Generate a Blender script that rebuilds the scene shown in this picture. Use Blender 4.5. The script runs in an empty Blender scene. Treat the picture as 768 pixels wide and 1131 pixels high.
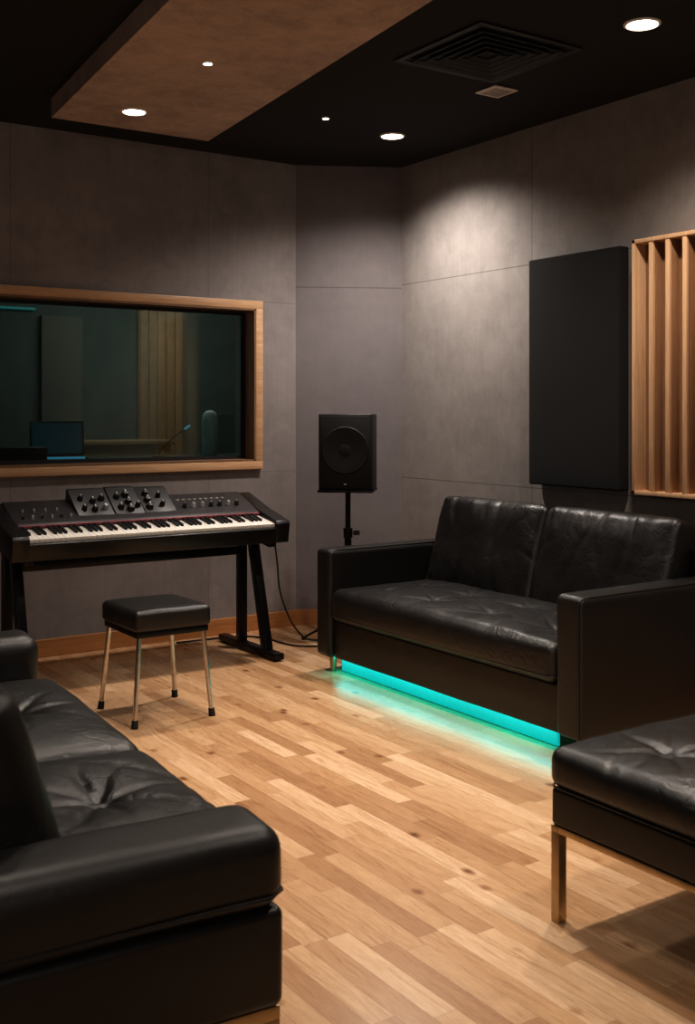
import bpy, bmesh, math, random
from mathutils import Vector, Matrix, noise
random.seed(7)
C = bpy.context.scene.collection
PI = math.pi

# ------------------------------------------------------------------ node helpers
def new_mat(name):
    m = bpy.data.materials.new(name); m.use_nodes = True
    nt = m.node_tree
    return m, nt, nt.nodes['Principled BSDF']
def nd(nt, typ, **kw):
    n = nt.nodes.new(typ)
    for k, v in kw.items():
        if k.startswith('i_'):
            n.inputs[k[2:].replace('_', ' ')].default_value = v
        else:
            setattr(n, k, v)
    return n
def mth(nt, op, a, b=None, c=None):
    n = nt.nodes.new('ShaderNodeMath'); n.operation = op
    for i, v in enumerate((a, b, c)):
        if v is None: continue
        if isinstance(v, (int, float)): n.inputs[i].default_value = v
        else: nt.links.new(v, n.inputs[i])
    return n.outputs[0]
def ramp(nt, fac, stops):
    n = nt.nodes.new('ShaderNodeValToRGB')
    e = n.color_ramp.elements
    e[0].position, e[0].color = stops[0][0], (*stops[0][1], 1)
    e[1].position, e[1].color = stops[-1][0], (*stops[-1][1], 1)
    for p, c in stops[1:-1]:
        k = e.new(p); k.color = (*c, 1)
    nt.links.new(fac, n.inputs[0])
    return n.outputs[0]
def mixc(nt, fac, a, b, mode='MIX'):
    n = nt.nodes.new('ShaderNodeMix'); n.data_type = 'RGBA'; n.blend_type = mode
    for s, v in ((n.inputs[0], fac), (n.inputs[6], a), (n.inputs[7], b)):
        if isinstance(v, (int, float)): s.default_value = v
        elif isinstance(v, tuple): s.default_value = (*v, 1)
        else: nt.links.new(v, s)
    return n.outputs[2]
def noise_n(nt, vec, scale, detail=4, rough=.55, dist=0):
    n = nt.nodes.new('ShaderNodeTexNoise')
    n.inputs['Scale'].default_value = scale; n.inputs['Detail'].default_value = detail
    n.inputs['Roughness'].default_value = rough; n.inputs['Distortion'].default_value = dist
    if vec is not None: nt.links.new(vec, n.inputs['Vector'])
    return n.outputs['Fac']
def objco(nt, scale=(1, 1, 1)):
    t = nt.nodes.new('ShaderNodeTexCoord'); mp = nt.nodes.new('ShaderNodeMapping')
    mp.inputs['Scale'].default_value = scale
    nt.links.new(t.outputs['Object'], mp.inputs['Vector'])
    return mp.outputs[0]
def bump(nt, h, strength, dist=.01, prev=None):
    b = nt.nodes.new('ShaderNodeBump'); b.inputs['Strength'].default_value = strength
    b.inputs['Distance'].default_value = dist
    nt.links.new(h, b.inputs['Height'])
    if prev is not None: nt.links.new(prev, b.inputs['Normal'])
    return b.outputs[0]

def simple(name, col, rough=.5, metal=0, var=.15, scale=30, bmp=.05, emis=None, estr=0, coat=0):
    m, nt, p = new_mat(name)
    v = objco(nt); f = noise_n(nt, v, scale)
    c = ramp(nt, f, [(.3, tuple(x*(1-var) for x in col)), (.7, tuple(min(1, x*(1+var)) for x in col))])
    nt.links.new(c, p.inputs['Base Color'])
    p.inputs['Roughness'].default_value = rough; p.inputs['Metallic'].default_value = metal
    p.inputs['Coat Weight'].default_value = coat
    if bmp: nt.links.new(bump(nt, f, bmp, .002), p.inputs['Normal'])
    if emis:
        p.inputs['Emission Color'].default_value = (*emis, 1); p.inputs['Emission Strength'].default_value = estr
    return m

def leather_mat(name, col=(.0075, .0068, .0065), r0=.33, r1=.46, wr=.16):
    m, nt, p = new_mat(name)
    v = objco(nt)
    f = noise_n(nt, v, 6, 5, .6)
    c = ramp(nt, f, [(.3, col), (.75, tuple(x*1.5 for x in col))])
    nt.links.new(c, p.inputs['Base Color'])
    rr = nd(nt, 'ShaderNodeMapRange'); nt.links.new(noise_n(nt, v, 14, 4), rr.inputs[0])
    rr.inputs[3].default_value = r0; rr.inputs[4].default_value = r1
    nt.links.new(rr.outputs[0], p.inputs['Roughness'])
    p.inputs['Specular IOR Level'].default_value = .55
    vo = nd(nt, 'ShaderNodeTexVoronoi'); vo.feature = 'DISTANCE_TO_EDGE'; vo.inputs['Scale'].default_value = 230
    nt.links.new(v, vo.inputs['Vector'])
    b1 = bump(nt, vo.outputs['Distance'], .22, .002)
    b2 = bump(nt, noise_n(nt, v, 11, 6, .65, .6), .28, .006, b1)
    if wr:
        wv = noise_n(nt, v, 13, 2, .5, .7)
        rid = mth(nt, 'MINIMUM', mth(nt, 'MULTIPLY', mth(nt, 'ABSOLUTE', mth(nt, 'SUBTRACT', wv, .5)), 12), 1)
        mk = nd(nt, 'ShaderNodeMapRange'); nt.links.new(noise_n(nt, v, 3, 2), mk.inputs[0])
        mk.inputs[1].default_value = .30; mk.inputs[2].default_value = .66
        hgt = mth(nt, 'SUBTRACT', 1, mth(nt, 'MULTIPLY', mth(nt, 'SUBTRACT', 1, rid), mk.outputs[0]))
        b2 = bump(nt, hgt, wr, .006, b2)
    nt.links.new(b2, p.inputs['Normal'])
    return m

def wood_mat(name, a, b, axis='z', rough=.42):
    m, nt, p = new_mat(name)
    sc = {'x': (1.2, 28, 28), 'y': (28, 1.2, 28), 'z': (28, 28, 1.2)}[axis]
    f = noise_n(nt, objco(nt, sc), 1.5, 6, .6, .6)
    g = noise_n(nt, objco(nt, tuple(s*5 for s in sc)), 1.5, 3)
    c = ramp(nt, f, [(.3, a), (.72, b)])
    c = mixc(nt, .25, c, ramp(nt, g, [(.35, tuple(x*.6 for x in a)), (.6, b)]))
    nt.links.new(c, p.inputs['Base Color']); p.inputs['Roughness'].default_value = rough
    nt.links.new(bump(nt, g, .1, .002), p.inputs['Normal'])
    return m

def wall_mat(name, col, axis, vseams, hseams, var=.22, seam=.6):
    m, nt, p = new_mat(name)
    v = objco(nt)
    big = noise_n(nt, v, 1.6, 6, .6, .3)
    mid = noise_n(nt, v, 9, 6, .65, .5)
    streak = noise_n(nt, objco(nt, (60, 60, 3)), 1, 4)
    f = mth(nt, 'ADD', mth(nt, 'MULTIPLY', big, .45), mth(nt, 'ADD', mth(nt, 'MULTIPLY', mid, .4), mth(nt, 'MULTIPLY', streak, .15)))
    c = ramp(nt, f, [(.36, tuple(x*(1-var) for x in col)), (.5, col), (.64, tuple(x*(1+var) for x in col))])
    sx = nd(nt, 'ShaderNodeSeparateXYZ'); t = nd(nt, 'ShaderNodeTexCoord'); nt.links.new(t.outputs['Object'], sx.inputs[0])
    s = None
    for out, lst in ((sx.outputs['XYZ'.index(axis)], vseams), (sx.outputs[2], hseams)):
        for q in lst:
            k = mth(nt, 'LESS_THAN', mth(nt, 'ABSOLUTE', mth(nt, 'SUBTRACT', out, q)), .0030)
            s = k if s is None else mth(nt, 'MAXIMUM', s, k)
    if s is not None:
        c = mixc(nt, mth(nt, 'MULTIPLY', s, seam), c, tuple(x*.25 for x in col))
    nt.links.new(c, p.inputs['Base Color']); p.inputs['Roughness'].default_value = .8
    h = mth(nt, 'ADD', mid, mth(nt, 'MULTIPLY', streak, .6))
    nt.links.new(bump(nt, h, .14, .005), p.inputs['Normal'])
    return m

def floor_mat():
    m, nt, p = new_mat('floor_planks')
    t = nd(nt, 'ShaderNodeTexCoord'); sx = nd(nt, 'ShaderNodeSeparateXYZ'); nt.links.new(t.outputs['Object'], sx.inputs[0])
    X, Y = sx.outputs[0], sx.outputs[1]
    W = .068
    rx = mth(nt, 'DIVIDE', mth(nt, 'ADD', X, 20), W)
    row = mth(nt, 'FLOOR', rx); fx = mth(nt, 'FRACT', rx)
    wn = nd(nt, 'ShaderNodeTexWhiteNoise'); wn.noise_dimensions = '1D'; nt.links.new(row, wn.inputs['W'])
    ln = mth(nt, 'ADD', mth(nt, 'MULTIPLY', wn.outputs['Value'], .5), .38)
    ry = mth(nt, 'DIVIDE', mth(nt, 'ADD', mth(nt, 'ADD', Y, 20), mth(nt, 'MULTIPLY', wn.outputs['Value'], 7.3)), ln)
    col = mth(nt, 'FLOOR', ry); fy = mth(nt, 'FRACT', ry)
    cb = nd(nt, 'ShaderNodeCombineXYZ'); nt.links.new(row, cb.inputs[0]); nt.links.new(col, cb.inputs[1])
    w2 = nd(nt, 'ShaderNodeTexWhiteNoise'); w2.noise_dimensions = '2D'; nt.links.new(cb.outputs[0], w2.inputs['Vector'])
    rnd = w2.outputs['Value']
    gc = nd(nt, 'ShaderNodeCombineXYZ')
    nt.links.new(mth(nt, 'ADD', mth(nt, 'MULTIPLY', X, 34), mth(nt, 'MULTIPLY', rnd, 91)), gc.inputs[0])
    nt.links.new(mth(nt, 'ADD', mth(nt, 'MULTIPLY', Y, 3.4), mth(nt, 'MULTIPLY', rnd, 37)), gc.inputs[1])
    g1 = noise_n(nt, gc.outputs[0], 1.4, 9, .72, 1.3)
    gc2 = nd(nt, 'ShaderNodeVectorMath'); gc2.operation = 'MULTIPLY'; gc2.inputs[1].default_value = (7, 3, 1)
    nt.links.new(gc.outputs[0], gc2.inputs[0])
    g2 = noise_n(nt, gc2.outputs[0], 1.5, 4)
    base = ramp(nt, rnd, [(0, (.40, .225, .115)), (.15, (.49, .295, .16)), (.5, (.56, .355, .20)), (.82, (.62, .41, .245)), (1, (.73, .52, .34))])
    gr = ramp(nt, g1, [(.28, (.44, .33, .25)), (.42, (.84, .77, .69)), (.55, (1.0, .98, .96)), (.75, (1.10, 1.09, 1.07))])
    c = mixc(nt, .82, base, gr, 'MULTIPLY')
    c = mixc(nt, .35, c, ramp(nt, g2, [(.3, (.5, .42, .36)), (.6, (1, 1, 1))]), 'MULTIPLY')
    kv = nd(nt, 'ShaderNodeCombineXYZ'); nt.links.new(mth(nt, 'MULTIPLY', X, 6.4), kv.inputs[0]); nt.links.new(mth(nt, 'MULTIPLY', Y, 4.2), kv.inputs[1])
    vo = nd(nt, 'ShaderNodeTexVoronoi'); vo.inputs['Scale'].default_value = 1; nt.links.new(kv.outputs[0], vo.inputs['Vector'])
    kd = mth(nt, 'ADD', vo.outputs['Distance'], mth(nt, 'MULTIPLY', g1, .12))
    kn = ramp(nt, kd, [(.09, (.16, .085, .045)), (.125, (.46, .32, .22)), (.20, (1, 1, 1))])
    c = mixc(nt, .85, c, kn, 'MULTIPLY')
    ex = mth(nt, 'MINIMUM', fx, mth(nt, 'SUBTRACT', 1, fx)); ex = mth(nt, 'MULTIPLY', ex, W)
    ey = mth(nt, 'MINIMUM', fy, mth(nt, 'SUBTRACT', 1, fy)); ey = mth(nt, 'MULTIPLY', ey, ln)
    e = mth(nt, 'MINIMUM', ex, ey)
    seam = mth(nt, 'LESS_THAN', e, .0009)
    c = mixc(nt, mth(nt, 'MULTIPLY', seam, .45), c, (.12, .065, .035))
    nt.links.new(c, p.inputs['Base Color'])
    rr = nd(nt, 'ShaderNodeMapRange'); nt.links.new(g1, rr.inputs[0]); rr.inputs[3].default_value = .30; rr.inputs[4].default_value = .24
    nt.links.new(rr.outputs[0], p.inputs['Roughness'])
    hh = mth(nt, 'SUBTRACT', mth(nt, 'MULTIPLY', g2, .12), seam)
    nt.links.new(bump(nt, hh, .12, .002), p.inputs['Normal'])
    return m

M = {}
M['floor'] = floor_mat()
M['leather'] = leather_mat('black_leather')
M['leather2'] = leather_mat('soft_black_leather', (.007, .007, .007), .32, .44)
M['leather_flat'] = leather_mat('taut_black_leather', (.007, .0064, .006), .36, .48, 0)
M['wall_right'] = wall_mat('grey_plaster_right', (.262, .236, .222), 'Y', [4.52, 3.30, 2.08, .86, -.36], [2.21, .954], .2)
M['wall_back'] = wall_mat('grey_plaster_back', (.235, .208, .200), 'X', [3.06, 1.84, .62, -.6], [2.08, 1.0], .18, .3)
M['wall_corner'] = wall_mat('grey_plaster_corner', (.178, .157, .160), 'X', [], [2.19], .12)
M['ceiling'] = simple('black_ceiling', (.014, .0135, .0135), .9, bmp=.1)
M['cloud'] = wall_mat('brown_ceiling_panel', (.47, .355, .29), 'X', [], [], .3)
M['wood'] = wood_mat('light_oak', (.56, .33, .18), (.76, .50, .30), 'z')
M['woodx'] = wood_mat('light_oak_horizontal', (.50, .28, .145), (.68, .43, .25), 'x')
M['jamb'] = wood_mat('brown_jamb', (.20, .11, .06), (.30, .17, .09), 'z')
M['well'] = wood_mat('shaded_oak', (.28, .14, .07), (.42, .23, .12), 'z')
M['base'] = wood_mat('baseboard_oak', (.38, .155, .055), (.52, .24, .09), 'x')
M['fabric'] = simple('black_fabric', (.009, .009, .0095), .95, var=.3, scale=420, bmp=.5)
M['plastic'] = simple('black_plastic', (.009, .009, .009), .42, var=.1, scale=200, bmp=.08)
M['box'] = simple('speaker_box', (.004, .004, .004), .5, var=.1, scale=200, bmp=.08)
M['case'] = simple('piano_case_black', (.008, .0075, .008), .36, var=.15, scale=120, bmp=.05)
M['panel'] = simple('control_panel_grey', (.030, .027, .029), .42, var=.12, scale=80, bmp=.05)
M['module'] = simple('knob_module_black', (.018, .0165, .017), .42, var=.12, scale=80, bmp=.05)
M['metal'] = simple('black_metal', (.008, .008, .008), .35, .5, bmp=.04)
M['chrome'] = simple('brushed_chrome', (.62, .58, .54), .24, 1, bmp=.03)
M['brass'] = simple('brushed_brass', (.44, .33, .20), .4, 1, var=.1, bmp=.05)
M['rubber'] = simple('black_rubber', (.007, .007, .007), .7)
M['white'] = simple('ivory_key', (.78, .74, .68), .3, var=.04)
M['knobw'] = simple('white_marker', (.75, .73, .7), .4)
M['silver'] = simple('silver_cap', (.55, .55, .55), .35, .8)
M['red'] = simple('red_felt', (.26, .06, .075), .7)
M['cone'] = simple('speaker_cone', (.0042, .0042, .0045), .75, var=.2, scale=90)
M['baffle'] = simple('speaker_baffle', (.003, .003, .0035), .7, var=.1, scale=90)
M['lamp'] = simple('lamp_lens', (.9, .85, .75), .4, emis=(1, .90, .76), estr=14, bmp=0)
M['trim'] = simple('lamp_trim', (.75, .70, .64), .45, bmp=0)
M['led'] = simple('teal_led', (0, .2, .2), .5, emis=(.004, .60, .56), estr=.70, bmp=0)
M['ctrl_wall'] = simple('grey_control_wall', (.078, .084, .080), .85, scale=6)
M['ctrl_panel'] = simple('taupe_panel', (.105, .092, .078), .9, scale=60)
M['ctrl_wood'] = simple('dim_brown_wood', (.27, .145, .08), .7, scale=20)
M['pale'] = simple('pale_metal', (.75, .72, .68), .7)
M['blue'] = simple('blue_glow', (.05, .3, .5), .5, emis=(.1, .5, .8), estr=.5, bmp=0)
M['screen'] = simple('dim_screen', (.02, .04, .05), .2, emis=(.02, .09, .13), estr=.2, bmp=0)
M['plate'] = simple('pale_plate', (.34, .31, .28), .6)
def glass():
    m = bpy.data.materials.new('window_glass'); m.use_nodes = True; nt = m.node_tree
    nt.nodes.clear()
    o = nd(nt, 'ShaderNodeOutputMaterial'); tr = nd(nt, 'ShaderNodeBsdfTransparent'); gl = nd(nt, 'ShaderNodeBsdfGlossy')
    tr.inputs[0].default_value = (.65, .75, .73, 1); gl.inputs['Roughness'].default_value = .06
    gl.inputs[0].default_value = (.8, .9, .88, 1)
    lw = nd(nt, 'ShaderNodeFresnel'); lw.inputs[0].default_value = 1.9
    mx = nd(nt, 'ShaderNodeMixShader'); nt.links.new(lw.outputs[0], mx.inputs[0])
    nt.links.new(tr.outputs[0], mx.inputs[1]); nt.links.new(gl.outputs[0], mx.inputs[2]); nt.links.new(mx.outputs[0], o.inputs[0])
    return m
M['glass'] = glass()

# ------------------------------------------------------------------ mesh helpers
def BM(): return bmesh.new()
def join(bm, tmp, mat=None):
    if mat is not None: bmesh.ops.transform(tmp, matrix=mat, verts=tmp.verts)
    me = bpy.data.meshes.new('tmp'); tmp.to_mesh(me); tmp.free(); bm.from_mesh(me); bpy.data.meshes.remove(me)
def box(bm, lo, hi, bev=.004, seg=2, mat=None):
    t = BM(); bmesh.ops.create_cube(t, size=1)
    s = [max(1e-4, hi[i]-lo[i]) for i in range(3)]; c = [(hi[i]+lo[i])/2 for i in range(3)]
    bmesh.ops.transform(t, matrix=Matrix.Translation(c) @ Matrix.Diagonal((*s, 1)), verts=t.verts)
    if bev: bmesh.ops.bevel(t, geom=t.edges[:], offset=min(bev, min(s)*.45), segments=seg, affect='EDGES', profile=.5)
    join(bm, t, mat); return bm
def cyl(bm, a, b, r, r2=None, seg=24, bev=0):
    a, b = Vector(a), Vector(b); d = b-a; t = BM()
    bmesh.ops.create_cone(t, cap_ends=True, segments=seg, radius1=r, radius2=r if r2 is None else r2, depth=d.length)
    if bev: bmesh.ops.bevel(t, geom=[e for e in t.edges if abs(e.verts[0].co.z-e.verts[1].co.z) < 1e-6], offset=bev, segments=2, affect='EDGES', profile=.5)
    q = Vector((0, 0, 1)).rotation_difference(d.normalized())
    join(bm, t, Matrix.Translation((a+b)/2) @ q.to_matrix().to_4x4()); return bm
def bar(bm, a, b, w, h, up=(0, 0, 1), bev=.004):
    a, b = Vector(a), Vector(b); d = (b-a); L = d.length; z = d.normalized()
    u = Vector(up); x = u.cross(z).normalized(); y = z.cross(x)
    m = Matrix((x, y, z)).transposed().to_4x4(); m.translation = (a+b)/2
    return box(bm, (-w/2, -h/2, -L/2), (w/2, h/2, L/2), bev, 2, m)
def lathe(bm, prof, seg=32, mat=None):
    t = BM(); rings = []
    for r, z in prof:
        if r < 1e-6: rings.append([t.verts.new((0, 0, z))])
        else: rings.append([t.verts.new((r*math.cos(2*PI*i/seg), r*math.sin(2*PI*i/seg), z)) for i in range(seg)])
    for A, B in zip(rings, rings[1:]):
        for i in range(seg):
            j = (i+1) % seg
            if len(A) == 1 and len(B) == 1: continue
            if len(A) == 1: t.faces.new((A[0], B[j], B[i]))
            elif len(B) == 1: t.faces.new((A[i], A[j], B[0]))
            else: t.faces.new((A[i], A[j], B[j], B[i]))
    bmesh.ops.recalc_face_normals(t, faces=t.faces[:])
    join(bm, t, mat); return bm
def smooth_pts(pts, n=8):
    P = [Vector(p) for p in pts]; P = [P[0]]+P+[P[-1]]; out = []
    for i in range(1, len(P)-2):
        for k in range(n):
            t = k/n; a, b, c, d = P[i-1:i+3]
            out.append(.5*((2*b)+(-a+c)*t+(2*a-5*b+4*c-d)*t*t+(-a+3*b-3*c+d)*t**3))
    out.append(P[-2]); return out
def tube(bm, pts, r, seg=8, closed=False):
    P = [Vector(p) for p in pts]; n = len(P); rings = []; up = Vector((0, 0, 1))
    t = BM(); prev = None
    for i in range(n):
        if closed: d = P[(i+1) % n]-P[i-1]
        else: d = P[min(i+1, n-1)]-P[max(i-1, 0)]
        d.normalize()
        if prev is None:
            x = d.cross(up)
            if x.length < .01: x = d.cross(Vector((1, 0, 0)))
        else: x = prev-d*prev.dot(d)
        x.normalize(); prev = x; y = d.cross(x)
        rings.append([t.verts.new(P[i]+r*(math.cos(2*PI*k/seg)*x+math.sin(2*PI*k/seg)*y)) for k in range(seg)])
    for i in range(n if closed else n-1):
        A, B = rings[i], rings[(i+1) % n]
        for k in range(seg): t.faces.new((A[k], A[(k+1) % seg], B[(k+1) % seg], B[k]))
    if not closed: t.faces.new(rings[0]); t.faces.new(rings[-1])
    bmesh.ops.recalc_face_normals(t, faces=t.faces[:]); join(bm, t); return bm
def samples(lo, hi, r, res):
    L = hi-lo; e = [0, .12, .3, .5, .75, 1.0]
    s = [lo+r*t for t in e]; n = max(1, round((L-2*r)/res))
    s += [lo+r+(L-2*r)*i/n for i in range(1, n)]
    s += [hi-r*t for t in reversed(e)]
    return s
def soft_box(bm, lo, hi, r=.03, res=.03, fn=None, mat=None):
    r = min([r]+[(hi[i]-lo[i])*.47 for i in range(3)])
    A = [samples(lo[i], hi[i], r, res) for i in range(3)]; n = [len(a) for a in A]
    t = BM(); D = {}
    def g(i, j, k):
        if (i, j, k) in D: return D[i, j, k]
        p = Vector((A[0][i], A[1][j], A[2][k]))
        q = Vector([min(max(p[c], lo[c]+r), hi[c]-r) for c in range(3)])
        d = p-q; p = q+d.normalized()*r
        if fn: p = fn(p)
        D[i, j, k] = t.verts.new(p); return D[i, j, k]
    for k in (0, n[2]-1):
        for i in range(n[0]-1):
            for j in range(n[1]-1): t.faces.new((g(i, j, k), g(i+1, j, k), g(i+1, j+1, k), g(i, j+1, k)))
    for j in (0, n[1]-1):
        for i in range(n[0]-1):
            for k in range(n[2]-1): t.faces.new((g(i, j, k), g(i+1, j, k), g(i+1, j, k+1), g(i, j, k+1)))
    for i in (0, n[0]-1):
        for j in range(n[1]-1):
            for k in range(n[2]-1): t.faces.new((g(i, j, k), g(i, j+1, k), g(i, j+1, k+1), g(i, j, k+1)))
    bmesh.ops.recalc_face_normals(t, faces=t.faces[:])
    join(bm, t, mat); return bm
def ridge(v, w=7):
    x = max(0, 1-abs(noise.noise(v))*w)
    return x*x*(3-2*x)
def cushion_fn(lo, hi, puff=.02, tufts=(), depth=.02, fold=.006, wr=.003, seed=0, pleat=0, crease=.0015, nf=6):
    def f(p):
        u = (p.x-lo[0])/(hi[0]-lo[0]); v = (p.y-lo[1])/(hi[1]-lo[1]); zm = (lo[2]+hi[2])/2
        h = max(0, min(1, (p.z-zm)/((hi[2]-lo[2])/2)))
        dz = puff*(1-(2*u-1)**4)*(1-(2*v-1)**4)
        for n_, (tx, ty) in enumerate(tufts):
            dx, dy = p.x-tx, p.y-ty; r = math.hypot(dx, dy); a = math.atan2(dy, dx)
            dz -= depth*math.exp(-(r/.08)**1.15)
            aa = a+.25*noise.noise(Vector((r*4, n_*3+seed, 1)))
            fo = 0
            for q_ in range(nf):
                c_ = -PI+q_*2*PI/nf+.4*noise.noise(Vector((q_*1.7, n_+seed, 5)))
                df = abs((aa-c_+PI) % (2*PI)-PI)*max(r, .02)
                fo += math.exp(-(df/.012)**2)*(.7+.6*noise.noise(Vector((q_*3.1, n_, seed))))
            dz -= fold*fo*math.exp(-(r/.15)**2)*min(1, r/.025)
        q = Vector((p.x*5, p.y*5, seed*3.1))
        dz += wr*noise.noise(q)*2+wr*.3*noise.noise(q*2.7)
        if crease:
            wp = Vector((p.x*3.5+.5*noise.noise(q*.5), p.y*3.5+.5*noise.noise(q*.5+Vector((5, 5, 5))), seed*1.9))
            dz -= crease*ridge(wp, 7)*max(0, .5+noise.noise(q*.5+Vector((3, 0, 0))))
        if pleat:
            e = abs(2*u-1)
            w1 = ridge(Vector((p.x*1.6+seed, p.y*5+.6*noise.noise(q*.6), seed)), 4)
            w2 = ridge(Vector((p.x*2.4+seed, p.y*11+.3*noise.noise(q), seed+4)), 5)
            dz -= pleat*w1*(.25+.75*e**1.5)+pleat*.4*w2*e**2
        o = Vector((p.x, p.y, p.z+dz*h))
        s = .5*puff*math.sin(PI*max(0, min(1, (p.z-lo[2])/(hi[2]-lo[2]))))
        o.x += s*(2*u-1)**3*(1-(2*v-1)**4); o.y += s*.5*(2*v-1)**3*(1-(2*u-1)**4)
        return o
    return f
def lump(seed, amp=.003, sc=5):
    def f(p):
        q = p*sc+Vector((seed*5.3, seed, 0))
        return p+Vector((noise.noise(q), noise.noise(q+Vector((9, 0, 0))), noise.noise(q+Vector((0, 9, 0)))))*amp*2
    return f

def obj(name, bm, mat, parent=None, smooth=True, label=None):
    me = bpy.data.meshes.new(name); bm.to_mesh(me); bm.free(); me.materials.append(mat)
    if smooth:
        me.polygons.foreach_set('use_smooth', [True]*len(me.polygons))
        try: me.set_sharp_from_angle(angle=math.radians(42))
        except Exception: pass
    o = bpy.data.objects.new(name, me); C.objects.link(o)
    if parent is not None: o.parent = parent
    if label: o['label'] = label
    return o
def thing(name, label, cat, loc=(0, 0, 0), rot=(0, 0, 0), group=None):
    o = bpy.data.objects.new(name, None); C.objects.link(o); o.empty_display_size = .1
    o.location = loc; o.rotation_euler = rot; o['label'] = label; o['category'] = cat
    if group: o['group'] = group
    return o
def tag(o, label, cat, group=None):
    o['label'] = label; o['category'] = cat
    if group: o['group'] = group
    return o
def struct(name, bm, m, label=None):
    o = obj(name, bm, m, smooth=False); o['kind'] = 'structure'
    if label: o['label'] = label
    return o

# ------------------------------------------------------------------ room shell
XR, YB, ZC = 4.30, 6.07, 2.98
struct('floor', box(BM(), (-1.7, -1.5, -.1), (4.45, 6.25, 0), 0), M['floor'])
struct('ceiling', box(BM(), (-1.7, -1.5, ZC), (4.45, 6.2, ZC+.1), 0), M['ceiling'])
struct('wall_right', box(BM(), (XR, -1.5, 0), (XR+.12, 5.75, ZC), 0), M['wall_right'])
struct('wall_left', box(BM(), (-1.72, -1.5, 0), (-1.6, 6.2, ZC), 0), M['wall_back'])
struct('wall_front', box(BM(), (-1.6, -1.5, 0), (XR, -1.4, ZC), 0), M['wall_back'])
b = BM()
WX0, WX1, WZ0, WZ1 = 1.40, 3.38, 1.07, 2.03
box(b, (-1.6, YB, 0), (WX0, YB+.13, ZC), 0); box(b, (WX1, YB, 0), (3.72, YB+.13, ZC), 0)
box(b, (WX0, YB, 0), (WX1, YB+.13, WZ0), 0); box(b, (WX0, YB, WZ1), (WX1, YB+.13, ZC), 0)
struct('wall_back', b, M['wall_back'])
def prism(bm, pts, z0, z1):
    lo = [bm.verts.new((x, y, z0)) for x, y in pts]; hi = [bm.verts.new((x, y, z1)) for x, y in pts]
    n = len(pts); bm.faces.new(lo); bm.faces.new(hi)
    for i in range(n): bm.faces.new((lo[i], lo[(i+1) % n], hi[(i+1) % n], hi[i]))
    bmesh.ops.recalc_face_normals(bm, faces=bm.faces[:]); return bm
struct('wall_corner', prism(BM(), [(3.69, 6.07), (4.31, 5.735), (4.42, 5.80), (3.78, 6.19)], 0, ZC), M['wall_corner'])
struct('baseboard_back', box(BM(), (-1.6, YB-.016, 0), (3.685, YB, .10), .003), M['base'])
struct('baseboard_corner', prism(BM(), [(3.684, 6.055), (4.29, 5.727), (4.30, 5.741), (3.692, 6.07)], 0, .10), M['base'])
struct('baseboard_right', box(BM(), (XR-.016, -1.4, 0), (XR, 5.735, .10), .003), M['base'])

w = bpy.data.objects.new('window_1', None); C.objects.link(w); w['kind'] = 'structure'; w['label'] = 'wide oak framed control room window in the back wall'
b = BM()
box(b, (WX0-.05, YB-.03, WZ0-.05), (WX1+.05, YB, WZ0), .003); box(b, (WX0-.05, YB-.03, WZ1), (WX1+.05, YB, WZ1+.05), .003)
box(b, (WX0-.05, YB-.03, WZ0), (WX0, YB, WZ1), .003); box(b, (WX1, YB-.03, WZ0), (WX1+.05, YB, WZ1), .003)
obj('window_frame', b, M['woodx'], w)
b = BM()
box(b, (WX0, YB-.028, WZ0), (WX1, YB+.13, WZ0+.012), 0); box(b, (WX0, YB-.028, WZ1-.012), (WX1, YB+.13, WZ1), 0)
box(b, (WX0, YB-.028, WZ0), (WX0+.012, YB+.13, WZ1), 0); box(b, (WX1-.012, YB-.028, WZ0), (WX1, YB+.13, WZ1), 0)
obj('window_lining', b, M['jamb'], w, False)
b = BM(); g0, g1 = YB+.09, YB+.115
box(b, (WX0+.012, g0, WZ0+.012), (WX1-.012, g1, WZ0+.034), 0); box(b, (WX0+.012, g0, WZ1-.034), (WX1-.012, g1, WZ1-.012), 0)
box(b, (WX0+.012, g0, WZ0+.034), (WX0+.034, g1, WZ1-.034), 0); box(b, (WX1-.034, g0, WZ0+.034), (WX1-.012, g1, WZ1-.034), 0)
obj('window_gasket', b, M['rubber'], w, False)
obj('pane', box(BM(), (WX0+.03, YB+.098, WZ0+.03), (WX1-.03, YB+.106, WZ1-.03), 0), M['glass'], w, False)

# control room behind
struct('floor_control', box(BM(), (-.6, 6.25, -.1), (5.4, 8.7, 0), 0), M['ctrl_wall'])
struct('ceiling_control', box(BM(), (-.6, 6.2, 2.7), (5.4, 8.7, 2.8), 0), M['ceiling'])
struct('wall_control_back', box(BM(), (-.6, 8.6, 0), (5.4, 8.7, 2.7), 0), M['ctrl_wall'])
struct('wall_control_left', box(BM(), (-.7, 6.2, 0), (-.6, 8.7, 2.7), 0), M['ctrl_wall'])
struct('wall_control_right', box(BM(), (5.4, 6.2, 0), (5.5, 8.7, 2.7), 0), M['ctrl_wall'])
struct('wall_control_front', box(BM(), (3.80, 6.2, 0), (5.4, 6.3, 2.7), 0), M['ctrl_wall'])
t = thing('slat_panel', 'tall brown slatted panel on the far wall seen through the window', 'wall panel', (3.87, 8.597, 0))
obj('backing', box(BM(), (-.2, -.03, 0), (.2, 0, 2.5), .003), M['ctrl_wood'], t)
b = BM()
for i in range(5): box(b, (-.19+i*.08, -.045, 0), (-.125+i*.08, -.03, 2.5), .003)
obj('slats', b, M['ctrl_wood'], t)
tag(obj('acoustic_panel', box(BM(), (2.84, 8.547, 0), (3.18, 8.597, 2.15), .01), M['ctrl_panel']), 'taupe fabric acoustic panel seen through the window left of the slatted panel', 'acoustic panel')
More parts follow.
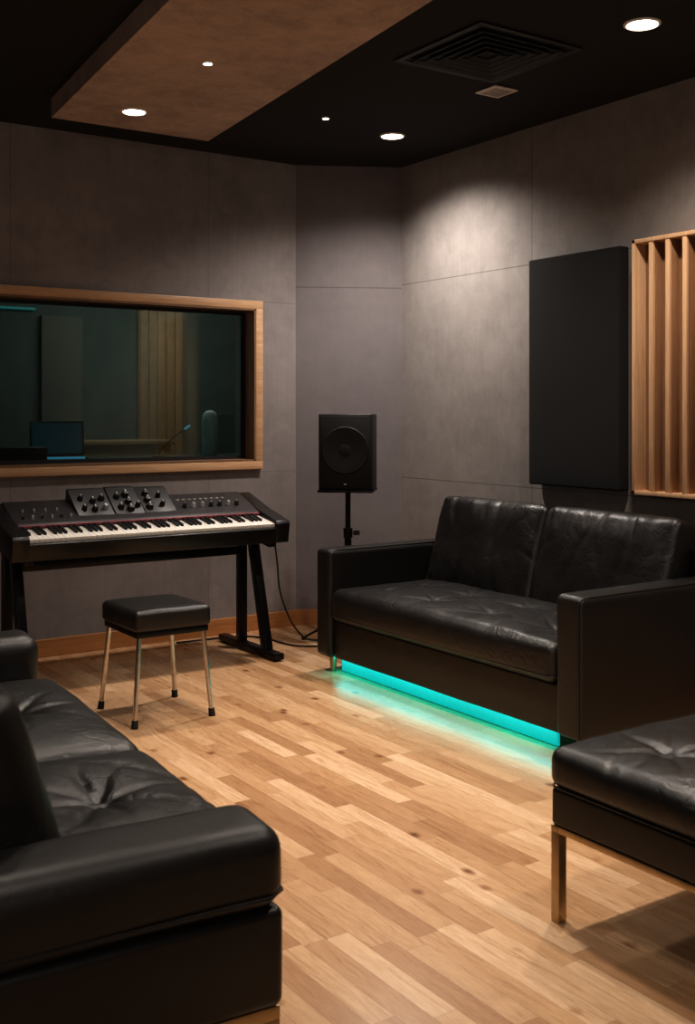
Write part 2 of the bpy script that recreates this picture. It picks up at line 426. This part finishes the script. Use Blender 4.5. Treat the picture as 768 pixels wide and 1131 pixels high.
tag(obj('light_strip', box(BM(), (1.5, 8.57, 2.185), (2.80, 8.598, 2.205), .003), simple('dim_teal_strip', (.02, .15, .15), .5, emis=(.02, .34, .34), estr=.35, bmp=0)), 'thin dim teal light strip high on the control room wall', 'light strip')
t = thing('console_desk', 'dark raised console desk just behind the studio window', 'desk', (2.9, 6.75, 0))
obj('desktop', box(BM(), (-1.3, -.35, 1.04), (1.1, .35, 1.08), .006), M['plastic'], t)
obj('side_panel', box(BM(), (-1.28, -.33, 0), (-1.24, .33, 1.04), .003), M['plastic'], t)
obj('side_panel', box(BM(), (1.04, -.33, 0), (1.08, .33, 1.04), .003), M['plastic'], t)
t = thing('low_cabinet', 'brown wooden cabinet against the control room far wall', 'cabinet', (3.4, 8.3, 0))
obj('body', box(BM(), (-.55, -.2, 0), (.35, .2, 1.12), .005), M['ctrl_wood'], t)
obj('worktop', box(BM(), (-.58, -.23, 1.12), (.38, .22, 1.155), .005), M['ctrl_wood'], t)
t = thing('laptop', 'open dark laptop with teal keyboard edge on the console desk', 'laptop', (2.355, 6.75, 1.08), (0, 0, -.25))
obj('keyboard_base', box(BM(), (-.17, -.12, 0), (.17, .12, .018), .004), M['plastic'], t)
obj('key_light', box(BM(), (-.15, -.121, .006), (.15, -.1, .020), .002), M['blue'], t)
mt = Matrix.Translation((0, .12, .018)) @ Matrix.Rotation(math.radians(-14), 4, 'X')
lid = obj('lid', box(BM(), (-.17, 0, 0), (.17, .01, .23), .004, 2, mt), M['plastic'], t)
obj('screen', box(BM(), (-.155, -.002, .015), (.155, .001, .215), 0, 1, mt), M['screen'], lid)
t = thing('audio_interface', 'low black box on the console desk left of the laptop', 'audio device', (2.04, 6.50, 1.08))
obj('body', box(BM(), (-.16, -.08, 0), (.13, .08, .09), .006), M['plastic'], t)
for i in range(4): obj('knob', cyl(BM(), (-.1+i*.06, -.08, .045), (-.1+i*.06, -.095, .045), .012), M['metal'], t)
t = thing('desk_microphone', 'slim gooseneck microphone leaning right on the console desk', 'microphone', (2.98, 6.62, 1.08))
obj('base', lathe(BM(), [(0, 0), (.05, 0), (.05, .012), (.012, .02), (0, .02)]), M['metal'], t)
obj('gooseneck', tube(BM(), smooth_pts([(0, 0, .01), (.02, 0, .06), (.1, 0, .13), (.19, 0, .19)]), .005), M['metal'], t)
obj('capsule', cyl(BM(), (.18, 0, .185), (.22, 0, .21), .008, bev=.003), M['blue'], t)
t = thing('canister', 'pale rounded canister standing on the console by the right window jamb', 'canister', (3.44, 6.80, 1.08))
obj('body', lathe(BM(), [(0, 0), (.05, 0), (.054, .02), (.056, .10), (.056, .22), (.054, .25)]), M['pale'], t)
obj('cap', lathe(BM(), [(.0545, .25), (.050, .275), (.040, .295), (.024, .308), (0, .312)]), M['pale'], t)

# ------------------------------------------------------------------ ceiling items
ZP = 2.88
t = obj('ceiling_panel', prism(BM(), [(1.868, 5.47), (2.75, 5.46), (2.27, 1.2), (1.45, 1.2)], ZP, ZC), M['cloud'], smooth=False)
tag(t, 'brown textured acoustic panel hung flat under the black ceiling', 'ceiling panel')
def downlight(name, label, x, y, z, r, cat='ceiling light', group=None):
    t = thing(name, label, cat, (x, y, z), group=group)
    obj('trim_ring', lathe(BM(), [(r*.82, -.002), (r*.86, -.008), (r, -.004), (r, 0), (r*.82, 0), (r*.82, -.002)], 40), M['trim'], t)
    obj('lens', lathe(BM(), [(0, -.004), (r*.6, -.004), (r*.82, -.002), (r*.82, 0)], 40), M['lamp'], t)
    return t
G = 'round recessed ceiling lights'
downlight('downlight', 'round glowing downlight set in the brown ceiling panel', 2.17, 5.12, ZP, .066, group=G)
downlight('downlight', 'round glowing downlight in the black ceiling near the wall corner', 3.76, 5.11, ZC, .074, group=G)
downlight('downlight', 'brightest downlight, at the top right of the photo above the sofa', 3.53, 3.06, ZC, .076, group=G)
G = 'tiny ceiling spots'
downlight('small_spotlight', 'tiny bright spot in the middle of the brown ceiling panel', 2.13, 4.23, ZP, .024, group=G)
downlight('small_spotlight', 'tiny bright spot in the black ceiling beside the brown panel', 3.23, 5.0, ZC, .022, group=G)
t = thing('ceiling_vent', 'square black louvred air vent in the ceiling', 'ceiling vent', (3.25, 3.70, ZC))
def sq_ring(bm, o, i, z0, z1):
    P = [(-1, -1), (1, -1), (1, 1), (-1, 1)]
    A = [bm.verts.new((x*o, y*o, z0)) for x, y in P]; B = [bm.verts.new((x*i, y*i, z1)) for x, y in P]
    A2 = [bm.verts.new((x*o, y*o, z0+.006)) for x, y in P]; B2 = [bm.verts.new((x*i, y*i, z1+.006)) for x, y in P]
    for k in range(4):
        j = (k+1) % 4
        bm.faces.new((A[k], A[j], B[j], B[k])); bm.faces.new((A2[k], A2[j], B2[j], B2[k]))
        bm.faces.new((A[k], A[j], A2[j], A2[k])); bm.faces.new((B[k], B[j], B2[j], B2[k]))
    bmesh.ops.recalc_face_normals(bm, faces=bm.faces[:]); return bm
M['vent'] = simple('vent_metal', (.015, .0145, .014), .6)
obj('frame', sq_ring(BM(), .30, .265, -.010, -.008), M['vent'], t, False)
obj('backing', box(BM(), (-.262, -.262, -.004), (.262, .262, 0), 0), M['rubber'], t)
for k in range(5): obj('louver', sq_ring(BM(), .245-.046*k, .222-.046*k, -.020, -.012), M['vent'], t, False)
t = thing('ceiling_plate', 'small pale square grille plate beside the black air vent', 'ceiling plate', (3.66, 4.10, ZC))
obj('frame', sq_ring(BM(), .075, .06, -.010, -.012), M['trim'], t, False)
obj('grille', box(BM(), (-.062, -.062, -.009), (.062, .062, 0), .002), M['plate'], t)

# ------------------------------------------------------------------ right wall panels
t = thing('acoustic_panel', 'black fabric acoustic panel hung above the teal-lit sofa', 'acoustic panel', (XR-.001, 4.13, 1.6))
obj('fabric_face', soft_box(BM(), (-.082, -.33, -.618), (-.012, .33, .618), .009, .1), M['fabric'], t)
obj('backing', box(BM(), (-.012, -.31, -.6), (0, .31, .6), .002), M['jamb'], t)
t = thing('wood_diffuser', 'light oak acoustic diffuser with deep vertical fins at the right edge', 'wood panel', (XR-.002, 3.36, 1.60))
b = BM(); y0, y1, z0, z1 = -.32, .32, -.625, .625
box(b, (-.13, y0, z0), (0, y0+.02, z1), .002); box(b, (-.13, y1-.02, z0), (0, y1, z1), .002)
box(b, (-.13, y0, z1-.02), (0, y1, z1), .002); box(b, (-.13, y0, z0), (0, y1, z0+.02), .002)
obj('frame', b, M['wood'], t)
obj('backing', box(BM(), (-.05, y0+.02, z0+.02), (-.005, y1-.02, z1-.02), 0), M['jamb'], t)
FP = .1
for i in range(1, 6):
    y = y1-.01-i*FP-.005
    f = obj('fin', box(BM(), (-.108, y-.010, z0+.02), (-.05, y+.010, z1-.02), .001), M['well'], t)  # fin sides in darker oak, their shade put into the colour
    obj('fin_edge', box(BM(), (-.126, y-.0125, z0+.02), (-.107, y+.0125, z1-.02), .002), M['wood'], f, label='front edge kept pale as if lit')

# ------------------------------------------------------------------ sofa with teal strip
OX, OY = 3.6, 4.0
YF = 4.82
t = thing('sofa', 'black leather two-seat sofa with glowing teal strip underneath', 'sofa', (OX, OY, 0))
L0, L1 = 3.17-OY, YF-OY
obj('base', soft_box(BM(), (3.165-OX, L0, .085), (4.0-OX, L1, .285), .012, .08, lump(1, .001, 3)), M['leather_flat'], t)
lo, hi = (3.13-OX, L0+.004, .282), (3.84-OX, L1-.004, .452)
tf = [(x, y) for x in (3.34-OX, 3.58-OX) for y in [L0+.2+i*.415 for i in range(4)]]
sc = obj('seat_cushion', soft_box(BM(), lo, hi, .045, .011, cushion_fn(lo, hi, .022, tf, .016, .010, .003, 3, 0, .005, 6)), M['leather'], t)
def pipe_loop(lo, hi, z, ins=.012, r=.0045):
    x0, y0, x1, y1 = lo[0]+ins, lo[1]+ins, hi[0]-ins, hi[1]-ins; c = .03; P = []
    for cx, cy, a0 in ((x1-c, y1-c, 0), (x0+c, y1-c, 90), (x0+c, y0+c, 180), (x1-c, y0+c, 270)):
        for k in range(5):
            a = math.radians(a0+k*22.5); P.append((cx+c*math.cos(a), cy+c*math.sin(a), z))
    return P
obj('piping', tube(BM(), pipe_loop(lo, hi, .315, -.002), .004, closed=True), M['leather_flat'], sc)
for ya, yb, sd in ((3.02, 3.17, 1), (YF, YF+.135, 2)):
    lo, hi = (3.135-OX, ya-OY, .085), (4.10-OX, yb-OY, .655)
    a = obj('arm', soft_box(BM(), lo, hi, .03, .06, lump(sd, .0015, 3)), M['leather_flat'], t)
    obj('piping', tube(BM(), [(3.137-OX, ya-OY+.016, .10), (3.137-OX, ya-OY+.016, .62), (3.15-OX, ya-OY+.014, .645), (3.2-OX, ya-OY+.012, .650), (4.05-OX, ya-OY+.012, .650)], .004), M['leather_flat'], a)
rho = math.radians(17)
def recl(px, py, pz, s=1):
    U = Vector((s*math.sin(rho), 0, math.cos(rho))); Nn = Vector((-s*math.cos(rho), 0, math.sin(rho))); Y = Nn.cross(U)
    m = Matrix((U, Y, Nn)).transposed().to_4x4(); m.translation = (px, py, pz); return m
ym = (3.17+YF)/2
for ya, yb, sd in ((3.175, ym-.0005, 5), (ym+.0005, YF-.003, 9)):
    h = (yb-ya)/2; lo, hi = (0, -h, -.17), (.53, h, 0)
    cu = obj('back_cushion', soft_box(BM(), lo, hi, .038, .011, cushion_fn(lo, hi, .024, [], 0, 0, .005, sd, .013, .006), recl(3.740-OX, (ya+yb)/2-OY, .41)), M['leather'], t)
obj('back_frame', soft_box(BM(), (4.0-OX, L0-.1, .085), (4.12-OX, L1+.1, .78), .03, .08), M['leather_flat'], t)
for x in (3.20, 4.02):
    for y in (3.08, YF+.06): obj('leg', cyl(BM(), (x-OX-.0, y-OY, 0), (x-OX, y-OY, .09), .016, .02, bev=.001), M['brass'], t, label='short brass leg')
obj('led_strip', box(BM(), (3.235-OX, 3.25-OY, .004), (3.25-OX, L1+.03, .086), .002), M['led'], t, label='glowing teal light strip')

# ------------------------------------------------------------------ ottoman right
OX2, OY2 = 2.12, 2.155
t = thing('ottoman', 'black leather ottoman with tufted top and brass frame', 'ottoman', (OX2, OY2, 0))
lo, hi = (-.008, -1.0, .362), (.80, .008, .475)
tf = [(x, y) for x in (.2, .55) for y in (-.24, -.56, -.86)]
c = obj('top_cushion', soft_box(BM(), lo, hi, .035, .010, cushion_fn(lo, hi, .022, tf, .020, .014, .003, 6, 0, .006, 7)), M['leather2'], t)
obj('piping', tube(BM(), pipe_loop(lo, hi, .368, .004), .003, closed=True), M['leather_flat'], c)
obj('body', soft_box(BM(), (0, -.99, .262), (.79, 0, .364), .012, .08, lump(4, .001, 3)), M['leather_flat'], t)
b = BM()
for A, B in (((0, -.99), (.79, -.965)), ((0, -.025), (.79, 0)), ((0, -.965), (.025, -.025)), ((.765, -.965), (.79, -.025))):
    box(b, (A[0], A[1], .244), (B[0], B[1], .262), .002)
obj('frame_rail', b, M['brass'], t)
for x in (.0, .760):
    for y in (-.99, -.030): obj('leg', box(BM(), (x, y, 0), (x+.030, y+.030, .246), .003), M['brass'], t)

# ------------------------------------------------------------------ near left sofa
t = thing('sofa', 'black leather sofa in the left foreground with tufted seats and low padded arms', 'sofa', (1.11, 1.85, 0), (0, 0, math.radians(-4)))
SEA = [(.215, .985), (.99, 1.90)]
for i, (ya, yb) in enumerate(SEA):
    lo, hi = (-.52, ya, .30), (.055, yb, .455); tf = [(-.20, (ya+yb)/2)]
    c = obj('seat_cushion', soft_box(BM(), lo, hi, .05, .010, cushion_fn(lo, hi, .034, tf, .030, .018, .003, 11+i, 0, .006, 8)), M['leather2'], t)
obj('body', soft_box(BM(), (-.86, .02, .2), (.0, 2.10, .40), .02, .1, lump(8, .0015, 3)), M['leather_flat'], t)
for k, (ya, yb, zt) in enumerate(((0, .21, .565), (1.905, 2.12, .60))):
    lo, hi = (-.86, ya, .395), (.005, yb, zt)
    a = obj('arm', soft_box(BM(), lo, hi, .055, .03, lump(12+k, .003, 3.5)), M['leather_flat'], t)
    obj('piping', tube(BM(), [(-.8, ya+.002, .43), (-.04, ya+.002, .43), (-.002, ya+.03, .43), (.004, ya+.06, .43), (.004, yb-.06, .43), (-.002, yb-.03, .43)], .004), M['leather_flat'], a)
obj('back_frame', soft_box(BM(), (-.90, .02, .2), (-.70, 2.1, .72), .04, .08), M['leather_flat'], t)
for i, (ya, yb) in enumerate(SEA):
    h = (yb-ya)/2; lo, hi = (0, -h, -.2), (.47, h, 0)
    obj('back_cushion', soft_box(BM(), lo, hi, .06, .02, cushion_fn(lo, hi, .03, [], 0, 0, .003, 21+i, .006), recl(-.35, (ya+yb)/2, .40, -1)), M['leather2'], t)
b = BM()
for A, B in (((-.85, .03), (-.005, .055)), ((-.85, 2.07), (-.005, 2.095)), ((-.03, .055), (-.005, 2.07)), ((-.85, .055), (-.825, 2.07))):
    box(b, (A[0], A[1], .172), (B[0], B[1], .2), .002)
obj('frame_rail', b, M['brass'], t)
for x in (-.85, -.045):
    for y in (.03, 2.055): obj('leg', box(BM(), (x, y, 0), (x+.04, y+.04, .173), .003), M['brass'], t)

# ------------------------------------------------------------------ keyboard and stand
TILT = math.radians(10)
KX, KY, KZ = 1.60, 5.25, .655
t = thing('electric_piano', 'black stage piano with white keys and knob panel below the window', 'keyboard', (KX, KY, KZ), (TILT, 0, 0))
LEN = 1.54
def profile_x(bm, prof, x0, x1, bev=.004):
    tm = BM()
    A = [tm.verts.new((x0, y, z)) for y, z in prof]; B = [tm.verts.new((x1, y, z)) for y, z in prof]
    n = len(prof); tm.faces.new(A); tm.faces.new(B)
    for i in range(n): tm.faces.new((A[i], A[(i+1) % n], B[(i+1) % n], B[i]))
    bmesh.ops.recalc_face_normals(tm, faces=tm.faces[:])
    if bev: bmesh.ops.bevel(tm, geom=tm.edges[:], offset=bev, segments=2, affect='EDGES', profile=.5)
    join(bm, tm); return bm
obj('case', profile_x(BM(), [(0, .0), (0, .082), (.018, .088), (.018, .075), (.48, .075), (.48, 0)], .0, LEN), M['case'], t)
for x0 in (0, LEN-.08):
    obj('cheek', profile_x(BM(), [(-.002, .0), (-.002, .108), (.012, .122), (.22, .134), (.485, .170), (.485, .0)], x0-.002, x0+.082, .0025), M['case'], t)
obj('control_panel', profile_x(BM(), [(.205, .075), (.205, .122), (.225, .130), (.48, .178), (.48, .075)], .08, LEN-.08, .003), M['panel'], t)
obj('accent_strip', box(BM(), (.08, .196, .112), (LEN-.08, .207, .122), .001), M['red'], t, label='thin red felt strip')
nW = 52; pw = (LEN-.16)/nW
kw = box(BM(), (.0006, .02, .076), (pw-.0006, .205, .104), .0012)
k0 = obj('white_key', kw, M['white'], t); k0.location = (.08, 0, 0)
for i in range(1, nW):
    k = k0.copy(); C.objects.link(k); k.location = (.08+i*pw, 0, 0); k.parent = t
kb = profile_x(BM(), [(.085, .10), (.09, .117), (.200, .119), (.200, .10)], -.007, .007, .0015)
bk = None
pat = [0, 2, 3, 5, 6]
for i in range(nW-1):
    if i % 7 in pat:
        if bk is None: bk = obj('black_key', kb, M['plastic'], t); k = bk
        else: k = bk.copy(); C.objects.link(k); k.parent = t
        k.location = (.08+(i+1)*pw, 0, 0)
def knob(x, s, r, h, par, mat, sy, sz, ang, name='knob'):
    m = Matrix.Translation((x, sy+s*math.cos(ang), sz+s*math.sin(ang))) @ Matrix.Rotation(ang, 4, 'X')
    k = obj(name, lathe(BM(), [(r*1.15, 0), (r*1.15, h*.2), (r, h*.3), (r*.9, h*.92), (r*.75, h), (0, h)], 24, m), mat, par)
    obj('marker', box(BM(), (-r*.12, 0, h), (r*.12, r*.85, h+.0015), .0004, 1, m), M['knobw'], k)
    return k
for xa, xb, y0m, zt, ks in (
        (.42, .622, .27, .234, [(.465, .05, .013), (.465, .13, .013), (.52, .04, .015), (.525, .105, .015), (.58, .05, .013), (.58, .125, .016)]),
        (.626, .792, .262, .238, [(.665, .05, .016), (.665, .135, .016), (.715, .035, .019), (.72, .09, .019), (.72, .15, .019), (.765, .06, .013)]),
        (.796, .98, .27, .230, [(.83, .04, .019), (.835, .095, .019), (.84, .15, .017), (.91, .055, .013), (.91, .13, .013)])):
    zb = .140
    mod = obj('knob_module', profile_x(BM(), [(y0m, .128), (y0m, zb), (.46, zt), (.485, zt), (.485, .15)], xa, xb, .004), M['module'], t)
    sl = math.atan2(zt-zb, .46-y0m)
    for i, (x, s, r) in enumerate(ks): knob(x, s, r, .028, mod, M['silver'] if (i == 4 and xa < .5) else M['plastic'], y0m, zb, sl)
pa = math.atan2(.048, .255)
for i in range(6): knob(.13+i*.05, .05, .007, .016, t, M['silver'] if i % 2 else M['plastic'], .225, .130, pa)
for i in range(4): knob(.15+i*.06, .13, .006, .014, t, M['silver'], .225, .130, pa)
for i in range(7): knob(1.04+i*.054, .085, .012, .026, t, M['silver'] if i in (1, 2, 5) else M['plastic'], .225, .130, pa)
b = BM()
for i in range(9):
    y = .225+.17; z = .130+.17*math.tan(pa)
    box(b, (1.03+i*.035, y, z-.002), (1.048+i*.035, y+.012, z+.006), .001)
obj('switch_row', b, M['plate'], t)

t = thing('keyboard_stand', 'black metal stand with floor runners under the stage piano', 'stand', (2.4, 5.5, 0))
def W(x, y, z): return (x-2.4, y-5.5, z)
bt = lambda y: KZ+(y-KY)*math.tan(TILT)-.002
for x in (1.70, 3.07):
    obj('foot_runner', box(BM(), W(x-.03, 5.22, .008), W(x+.03, 5.90, .045), .006), M['metal'], t)
    obj('rear_post', bar(BM(), W(x, 5.66, .04), W(x, 5.66, .66), .05, .05, (0, 1, 0)), M['metal'], t)
    obj('front_leg', bar(BM(), W(x, 5.36, .04), W(x, 5.52, .63), .05, .055, (0, 1, 0)), M['metal'], t)
    obj('support_arm', bar(BM(), W(x, 5.30, bt(5.30)-.02), W(x, 5.70, bt(5.70)-.02), .05, .035), M['metal'], t)
    for y in (5.25, 5.86): obj('rubber_foot', cyl(BM(), W(x, y, 0), W(x, y, .01), .02), M['rubber'], t)
obj('crossbar', box(BM(), W(1.72, 5.64, .55), W(3.05, 5.68, .60), .004), M['metal'], t)

tag(obj('cable', tube(BM(), smooth_pts([(3.142, 5.60, .75), (3.19, 5.60, .735), (3.245, 5.60, .66), (3.275, 5.60, .5), (3.295, 5.60, .32), (3.36, 5.585, .14), (3.45, 5.57, .03), (3.56, 5.56, .006), (3.66, 5.66, .006), (3.74, 5.78, .006)]), .0055), M['rubber']), 'black cable hanging from the right end of the piano to the floor', 'cable')
tag(obj('cable', tube(BM(), smooth_pts([(2.80, 5.97, .006), (3.0, 5.96, .006), (3.2, 5.93, .006), (3.30, 5.80, .006), (3.34, 5.52, .006), (3.48, 5.40, .006)]), .0055), M['rubber']), 'black cable lying on the floor behind the piano stand', 'cable')

# ------------------------------------------------------------------ stool
t = thing('stool', 'small square black padded stool with slim chrome legs', 'stool', (2.085, 4.67, 0))
lo, hi = (-.185, -.2, .41), (.185, .2, .503)
obj('seat', soft_box(BM(), lo, hi, .022, .02, cushion_fn(lo, hi, .010, [], 0, 0, .002, 2, 0, .001)), M['leather'], t)
obj('seat_frame', box(BM(), (-.175, -.19, .385), (.175, .19, .413), .006), M['metal'], t)
for sx in (-1, 1):
    for sy in (-1, 1):
        a = (sx*.155, sy*.172, .39); bb = (sx*.188, sy*.198, .0)
        f = .09
        m_ = tuple(bb[i]+(a[i]-bb[i])*f for i in range(3))
        l = obj('leg', cyl(BM(), a, m_, .011), M['chrome'], t)
        obj('rubber_foot', cyl(BM(), m_, bb, .0135, .016, bev=.001), M['rubber'], l)

# ------------------------------------------------------------------ loudspeaker on stand
SX, SY = 3.70, 5.48
RS = math.radians(-41)
t = thing('loudspeaker', 'black studio loudspeaker standing on a pole in the corner', 'speaker', (SX, SY, .918), (0, 0, RS))
obj('cabinet', box(BM(), (-.160, -.13, 0), (.160, .15, .450), .006, 3), M['box'], t)
Rf = lambda x, z: Matrix.Translation((x, -.13, z)) @ Matrix.Rotation(PI/2, 4, 'X')
obj('baffle', box(BM(), (-.150, -.138, .01), (.150, -.128, .440), .006), M['baffle'], t)
wf = obj('woofer', lathe(BM(), [(.036, .0085), (.085, .0095), (.112, .0115), (.122, .012), (.132, .011), (.134, .006)], 48, Rf(0, .235)), M['cone'], t)
obj('dust_cap', lathe(BM(), [(0, .011), (.02, .0105), (.034, .009), (.038, .008)], 32, Rf(0, .235)), M['cone'], wf)
obj('surround', lathe(BM(), [(.124, .0115), (.130, .0128), (.136, .0125), (.140, .008)], 48, Rf(0, .235)), M['baffle'], wf)
obj('badge', box(BM(), (-.008, -.141, .030), (.008, -.137, .036), .001), M['plate'], t)
t = thing('speaker_stand', 'black pole stand holding the loudspeaker behind the sofa', 'stand', (SX, SY, 0))
obj('top_plate', box(BM(), (-.165, -.15, .902), (.165, .15, .916), .003, 2, Matrix.Rotation(RS, 4, 'Z')), M['metal'], t)
obj('upper_pole', cyl(BM(), (0, 0, .60), (0, 0, .904), .016), M['metal'], t)
obj('lower_pole', cyl(BM(), (0, 0, .06), (0, 0, .64), .021), M['metal'], t)
col = obj('collar', cyl(BM(), (0, 0, .62), (0, 0, .68), .028, bev=.004), M['metal'], t)
obj('knob', cyl(BM(), (.025, -.02, .65), (.055, -.045, .65), .014, bev=.003), M['plastic'], col)
for k in range(3):
    a = math.radians(20+120*k)
    l = obj('leg', bar(BM(), (0, 0, .16), (.27*math.cos(a), .27*math.sin(a), .012), .022, .012), M['metal'], t)
    obj('rubber_foot', cyl(BM(), (.27*math.cos(a), .27*math.sin(a), 0), (.27*math.cos(a), .27*math.sin(a), .02), .014), M['rubber'], l)

# ------------------------------------------------------------------ lights
def spot(x, y, z, e, ang=135, blend=1, rad=.07, col=(1, .87, .755), tgt=None):
    l = bpy.data.lights.new('spot', 'SPOT'); l.energy = e; l.spot_size = math.radians(ang); l.spot_blend = blend
    l.shadow_soft_size = rad; l.color = col
    o = bpy.data.objects.new('spot', l); C.objects.link(o); o.location = (x, y, z)
    if tgt: o.rotation_euler = (Vector(tgt)-Vector((x, y, z))).to_track_quat('-Z', 'Y').to_euler()
    return o
spot(2.17, 5.12, ZP-.03, 110, 95, tgt=(2.17, 4.2, 0))
spot(3.76, 5.11, ZC-.03, 215, 145, col=(1, .905, .83))
spot(3.53, 3.06, ZC-.03, 155, 140)
spot(2.13, 4.23, ZP-.02, 60, 80)
spot(3.23, 5.0, ZC-.02, 40, 80)
spot(2.3, 3.0, ZP-.02, 190, 96)        # more ceiling lamps of the same grid, above the frame
spot(1.1, 3.3, ZC-.03, 95, 96)
spot(2.6, 1.3, ZC-.03, 105)
spot(.7, 1.2, ZC-.03, 50)
def area(x, y, z, e, sx, sy, col, tgt):
    l = bpy.data.lights.new('area', 'AREA'); l.shape = 'RECTANGLE'; l.size = sx; l.size_y = sy; l.energy = e; l.color = col
    o = bpy.data.objects.new('area', l); C.objects.link(o); o.location = (x, y, z)
    o.rotation_euler = (Vector(tgt)-Vector((x, y, z))).to_track_quat('-Z', 'Y').to_euler()
    return o
area(3.6, 7.6, 2.65, 24, 1.6, .6, (.94, .95, .86), (3.6, 7.9, 0))
area(1.7, 6.5, 2.5, 3, .6, .2, (.3, .9, .85), (1.9, 6.9, 1))
area(3.5, 6.4, 2.3, .8, .2, .1, (1, .95, .88), (3.44, 6.8, 1.2))
area(-.6, -.9, 1.9, 26, 1.6, 1.2, (1, .91, .84), (2.6, 5.6, 2.9))   # added fill light behind the camera, not a known lamp
# the teal strip's light, shining down on the floor from under the sofa base
l = area(3.205, 4.05, .083, 2.0, .05, 1.62, (0, .92, .87), (3.205, 4.05, 0)); l.rotation_euler = (0, math.radians(6), 0)

w = bpy.data.worlds.new('world'); bpy.context.scene.world = w; w.use_nodes = True
w.node_tree.nodes['Background'].inputs[0].default_value = (.5, .42, .36, 1)
w.node_tree.nodes['Background'].inputs[1].default_value = .1

# ------------------------------------------------------------------ camera
cd = bpy.data.cameras.new('camera'); cam = bpy.data.objects.new('camera', cd); C.objects.link(cam)
F = Vector((.5592, .8290, 0))
cam.location = (0, 0, 1.38); cam.rotation_euler = F.to_track_quat('-Z', 'Y').to_euler()
cd.sensor_width = 36; cd.lens = 36*1209/1131; cd.shift_y = -(565.5-455)/1131
cd.dof.use_dof = True; cd.dof.focus_distance = 5.2; cd.dof.aperture_fstop = 5.6
bpy.context.scene.camera = cam
vs = bpy.context.scene.view_settings
vs.view_transform = 'Standard'
for lk in ('Medium High Contrast', 'High Contrast'):
    try:
        vs.look = lk; break
    except Exception as ex: print('look', lk, ex)
vs.exposure = -.3
